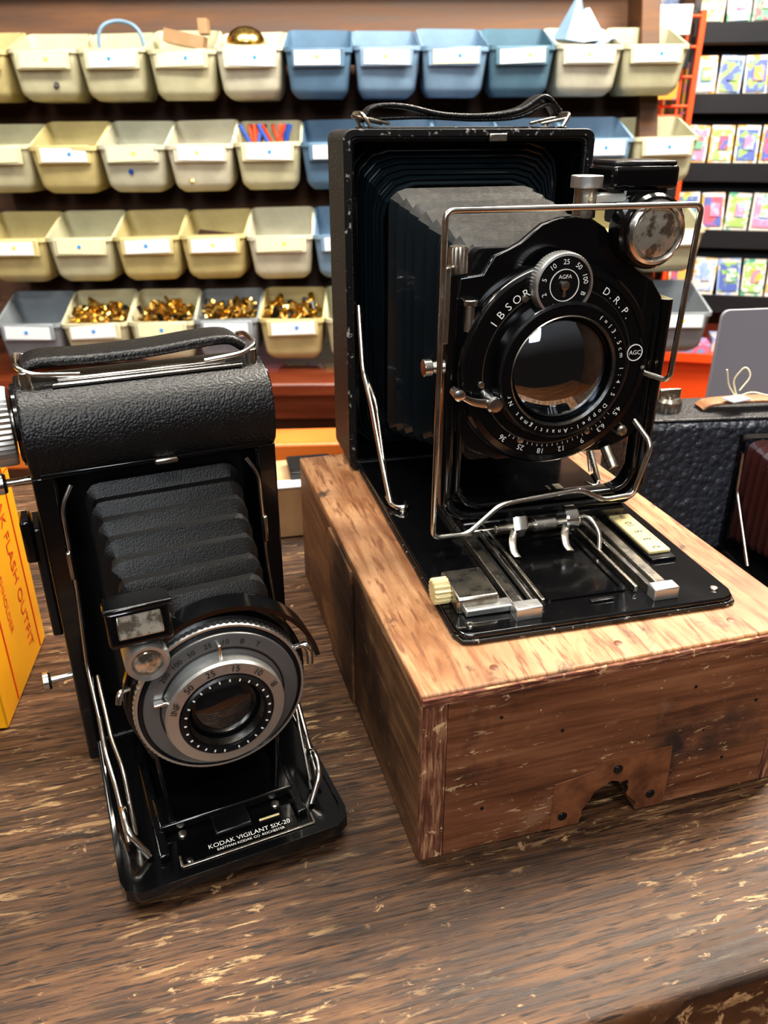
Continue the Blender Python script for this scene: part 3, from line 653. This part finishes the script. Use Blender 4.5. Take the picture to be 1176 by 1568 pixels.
for ri,(y,z,x0,n,cs) in enumerate(rows):
    for k in range(n):
        x=x0+PT*k
        me=base.copy(); o=finish('bin_%d_%d'%(ri,k),me,M['bin_'+cs[k%len(cs)]],RK); o.location=(x,y,z)
        o.rotation_euler=(R(random.uniform(-2,2)),R(random.uniform(-1,1)),R(random.uniform(-2,2)))
        box('bin_tab_%d_%d'%(ri,k),(x,y-.0565,z+.054),(.080,.005,.026),M['bin_'+cs[k%len(cs)]],RK,bev=.002)
        li=random.choice((0,0,0,1))
        lab.box((x+random.uniform(-.002,.002),y-.0596,z+.054),(.068,.001,.019),li,Matrix.Rotation(R(random.uniform(-2,2)),3,'Y'))
        lab.box((x+random.uniform(-.004,.012),y-.0603,z+.055),(.005,.0006,.005),random.choice((2,2,3)))
        brass= (ri==3 and k in(1,2,3,4))
        for q in range(130 if brass else 18):
            a=random.uniform(0,math.tau); p=Vector((x+random.uniform(-.038,.038),y+random.uniform(-.042,.040),z+(random.uniform(.052,.082) if brass else random.uniform(.012,.045))))
            rt=Matrix.Rotation(a,3,'Z')@Matrix.Rotation(random.uniform(-1,1),3,'X')
            mi=(0 if random.random()<.85 else 1) if brass else random.choice((1,1,2,3,0,4))
            if random.random()<.5: junk.cyl(p,p+rt@Vector((0,.012,.003)),random.uniform(.002,.005),mi,8)
            else: junk.box(p,(random.uniform(.004,.016),random.uniform(.004,.012),.004),mi,rt)
def rowp(ri,k): y,z,x0,_,_=rows[ri]; return Vector((x0+PT*k,y,z))
p=rowp(0,4)
lathe('brass_dome',[(.030,0),(.029,.006),(.022,.016),(.012,.021),(0,.023)],p+Vector((-.01,.0,.078)),M['brass'],RK,axis=(0,0,1),n=32)
p=rowp(0,2); tube('tubing_loop',[p+Vector(v) for v in((-.03,0,.06),(-.03,0,.10),(.0,.01,.112),(.035,0,.10),(.04,0,.06))],.003,M['bin_l'],RK,fil=.02)
p=rowp(0,9)
bag=MB()
for (dx,dz,h,mi) in ((-.018,.075,.06,0),(.01,.075,.045,1),(.024,.07,.03,0)):
    bag.cyl(p+Vector((dx,0,dz)),p+Vector((dx*.5,0,dz+h)),.030,mi,7,.004)
bag.build('plastic_bag',[M['bin_l'],M['label']],RK,smooth=False)
p=rowp(1,4)
for q in range(16):
    a=p+Vector((random.uniform(-.032,.032),random.uniform(-.02,.03),.05)); junk.cyl(a,a+Vector((random.uniform(-.025,.025),random.uniform(-.01,.02),.042)),.003,random.choice((3,4,1,3)),8)
p=rowp(0,3); junk.box(p+Vector((0,0,.083)),(.06,.04,.018),5,Matrix.Rotation(.2,3,'Y')); junk.box(p+Vector((.03,0,.1)),(.014,.03,.02),5)
lab.build('bin_labels',[M['label'],M['labely'],M['bluedot'],M['yeldot']],RK,smooth=False)
junk.build('bin_contents',[M['brass'],M['enamel2'],M['nickel'],M['redtxt'],M['blue'],M['cardboard']],RK,smooth=False)

CB=empty('redwood_cabinet',(0,0,0),2)
box('cabinet_top',(-.14,1.42,-.120),(1.08,.46,.022),M['redwood'],CB,bev=.004)
box('cabinet_body',(-.14,1.46,-.516),(1.04,.36,.768),M['redwood'],CB,bev=.004)
box('cabinet_face_board',(-.14,1.215,-.150),(1.07,.02,.045),M['redwood'],CB,bev=.003)
for i in range(3):
    box('door_panel_%d'%i,(-.48+i*.34,1.272,-.50),(.31,.014,.62),M['rackwood'],CB,bev=.004)
    cyl('door_knob_%d'%i,(-.35+i*.34,1.264,-.42),(-.35+i*.34,1.244,-.42),.012,M['brass'],CB)
BN=empty('orange_bench',(0,0,0),4)
box('bench_top',(.05,.83,-.070),(1.0,.05,.022),M['orangewood'],BN,bev=.003)
for i,(x,y) in enumerate(((-.42,.83),(.52,.83))): box('bench_leg_%d'%i,(x,y,-.4905),(.04,.04,.819),M['orangewood'],BN,bev=.003)
box('bench_rail',(.05,.83,-.5),(.92,.02,.05),M['orangewood'],BN,bev=.003)

# ------------------------------------------------------------------ card rack on the right
CRK=empty('card_display_rack',(.632,1.74,0),-12)
mb=MB()
mb.box((-.15,.0,-.23),(.045,.03,1.34),0); mb.box((-.035,.0,-.23),(.010,.03,1.34),0)
for x in(-.115,-.09,-.06): mb.cyl((x,-.01,-.15),(x,-.01,.43),.0030,0,8)
for i in range(12): mb.cyl((-.15,-.012,-.12+.05*i),(-.03,-.012,-.12+.05*i),.003,0,8)
mb.box((.13,.05,-.19),(.60,.30,.02),0); mb.box((.13,.05,-.45),(.56,.26,.50),0)
mb.box((.13,.05,-.80),(.58,.28,.20),0)
for i in range(10):
    zc=-.12+.058*i; mi=random.choice((1,2,0,3,4,5,6))
    mb.box((-.09+random.uniform(-.015,.015),-.03,zc+.02),(random.uniform(.06,.09),.02,random.uniform(.03,.05)),mi)
mb.build('wire_grid',[M['orange'],M['blue'],M['orange'],M['blackrack'],M['label'],CARDS[1],CARDS[3]],CRK,bev=.001)
tb=MB(); cd=MB()
for i in range(5):
    z=-.085+.125*i; yy=-.02+.03*i
    tb.box((.18,yy+.03,z-.012),(.42,.09,.012),0); tb.box((.18,yy-.013,z-.004),(.42,.006,.036),0)
    tb.box((.18,yy+.075,z+.045),(.42,.004,.12),0,Matrix.Rotation(R(-12),3,'X'))
    for j in range(8):
        tint=random.choice((0,7,7,4)); px=-.004+j*.049; rt=Matrix.Rotation(R(-14),3,'X')@Matrix.Rotation(R(random.uniform(-3,3)),3,'Y')
        cd.box((px,yy+.020,z+.042),(.044,.003,.082),tint,rt)
        cd.box((px,yy+.0175,z+.046),(.036,.002,.058),random.choice((1,2,3,5,6,8,4)),rt)
        cd.box((px+.003,yy+.0155,z+.050),(.018,.002,.026),random.randrange(9),rt)
tb.box((.395,.08,.12),(.012,.16,.62),0)
tb.build('tiers',M['blackrack'],CRK,bev=.001)
cd.build('greeting_cards',CARDS,CRK,smooth=False)
bx=MB()
for (x,y,w,h,mi) in((.02,-.07,.09,.02,5),(.10,-.05,.06,.03,4),(.19,-.07,.08,.018,0),(-.06,-.06,.07,.03,7),(.28,-.06,.06,.025,2)): bx.box((x,y,-.18+h/2),(w,.06,h),mi)
bx.build('small_boxes',CARDS,CRK,bev=.001)

SH=empty('shop_shelving',(.35,2.6,0),0)
sb=MB()
for z in(-.1,.2,.5,.8): sb.box((0,0,z),(2.6,.28,.025),0)
for x in(-1.3,-.4,.45,1.3): sb.box((x,0,-.02),(.03,.30,1.74),0)
sb.build('shelf_frame',M['rackwood'],SH,bev=.002)
gb=MB()
for z in(-.1,.2,.5,.8):
    x=-1.2
    while x<1.25:
        w=random.uniform(.04,.13); h=random.uniform(.08,.22); gb.box((x+w/2,-.02,z+.0125+h/2),(w*.92,.16,h),random.randrange(9)); x+=w
gb.build('shelf_goods',CARDS+[M['orange']],SH,bev=.002)

# ------------------------------------------------------------------ lights
def area(name,loc,tgt,sx,sy,W,col):
    l=D.lights.new(name,'AREA'); l.shape='RECTANGLE'; l.size=sx; l.size_y=sy; l.energy=W; l.color=col
    o=D.objects.new(name,l); S.collection.objects.link(o); o.location=loc
    o.rotation_euler=(Vector(tgt)-Vector(loc)).to_track_quat('-Z','Y').to_euler(); return o
area('assumed_lamp_key',(.70,.95,1.25),(.0,.35,.05),.42,.42,38,(1,.90,.77))  # assumed overhead lamp, out of view, placed back right to follow the shadows
area('assumed_lamp_rack',(-.1,.50,1.5),(-.1,1.4,.1),1.2,.2,31,(1,.94,.84))  # assumed overhead strip, out of view, lights the bin rack
area('assumed_window_light',(.25,-1.7,1.25),(.05,.4,.1),.5,.9,17,(.88,.94,1))  # no window modelled: assumed area light behind the camera, reflects in the lens
area('assumed_window_light_left',(-.75,-1.5,1.1),(.05,.4,.1),.35,.8,10,(.88,.94,1))  # second assumed window, an unseen area light front left for lens reflections
area('glint_light_front',(.15,-.45,1.45),(.05,.35,.05),.5,.12,9,(1,.95,.86))  # added light strip behind the camera, for glints on metal and glass
area('glint_light_side',(-.9,.35,1.35),(-.1,.3,.05),.4,.14,6,(1,.95,.86))  # added unseen strip on the left, also for specular glints
area('assumed_lamp_cards',(1.0,1.0,1.5),(.8,1.75,.1),.5,.2,14,(1,.95,.86))  # another assumed lamp, unseen, aimed at the card rack
w=D.worlds.new('World'); S.world=w; w.use_nodes=True; nt=w.node_tree; bg=nt.nodes['Background']
tc=N(nt,'ShaderNodeTexCoord'); sp=N(nt,'ShaderNodeSeparateXYZ'); nt.links.new(tc.outputs['Generated'],sp.inputs[0])
col=ramp(nt,sp.outputs['Z'],[(0,(.12,.09,.07)),(.35,(.50,.45,.40)),(1,(.8,.77,.72))]); nt.links.new(col,bg.inputs['Color']); bg.inputs['Strength'].default_value=.38

# ------------------------------------------------------------------ camera
cam=D.cameras.new('camera'); co=D.objects.new('camera',cam); S.collection.objects.link(co); S.camera=co
cam.sensor_fit='VERTICAL'; cam.sensor_height=36; cam.lens=28.0; cam.clip_start=.01; cam.clip_end=50
co.location=(0,0,.25); co.rotation_euler=(R(64),0,0)
cam.dof.use_dof=True; cam.dof.focus_distance=.31; cam.dof.aperture_fstop=20
S.view_settings.view_transform='Standard'
try: S.view_settings.look='Medium High Contrast'
except Exception: pass
S.view_settings.exposure=.08
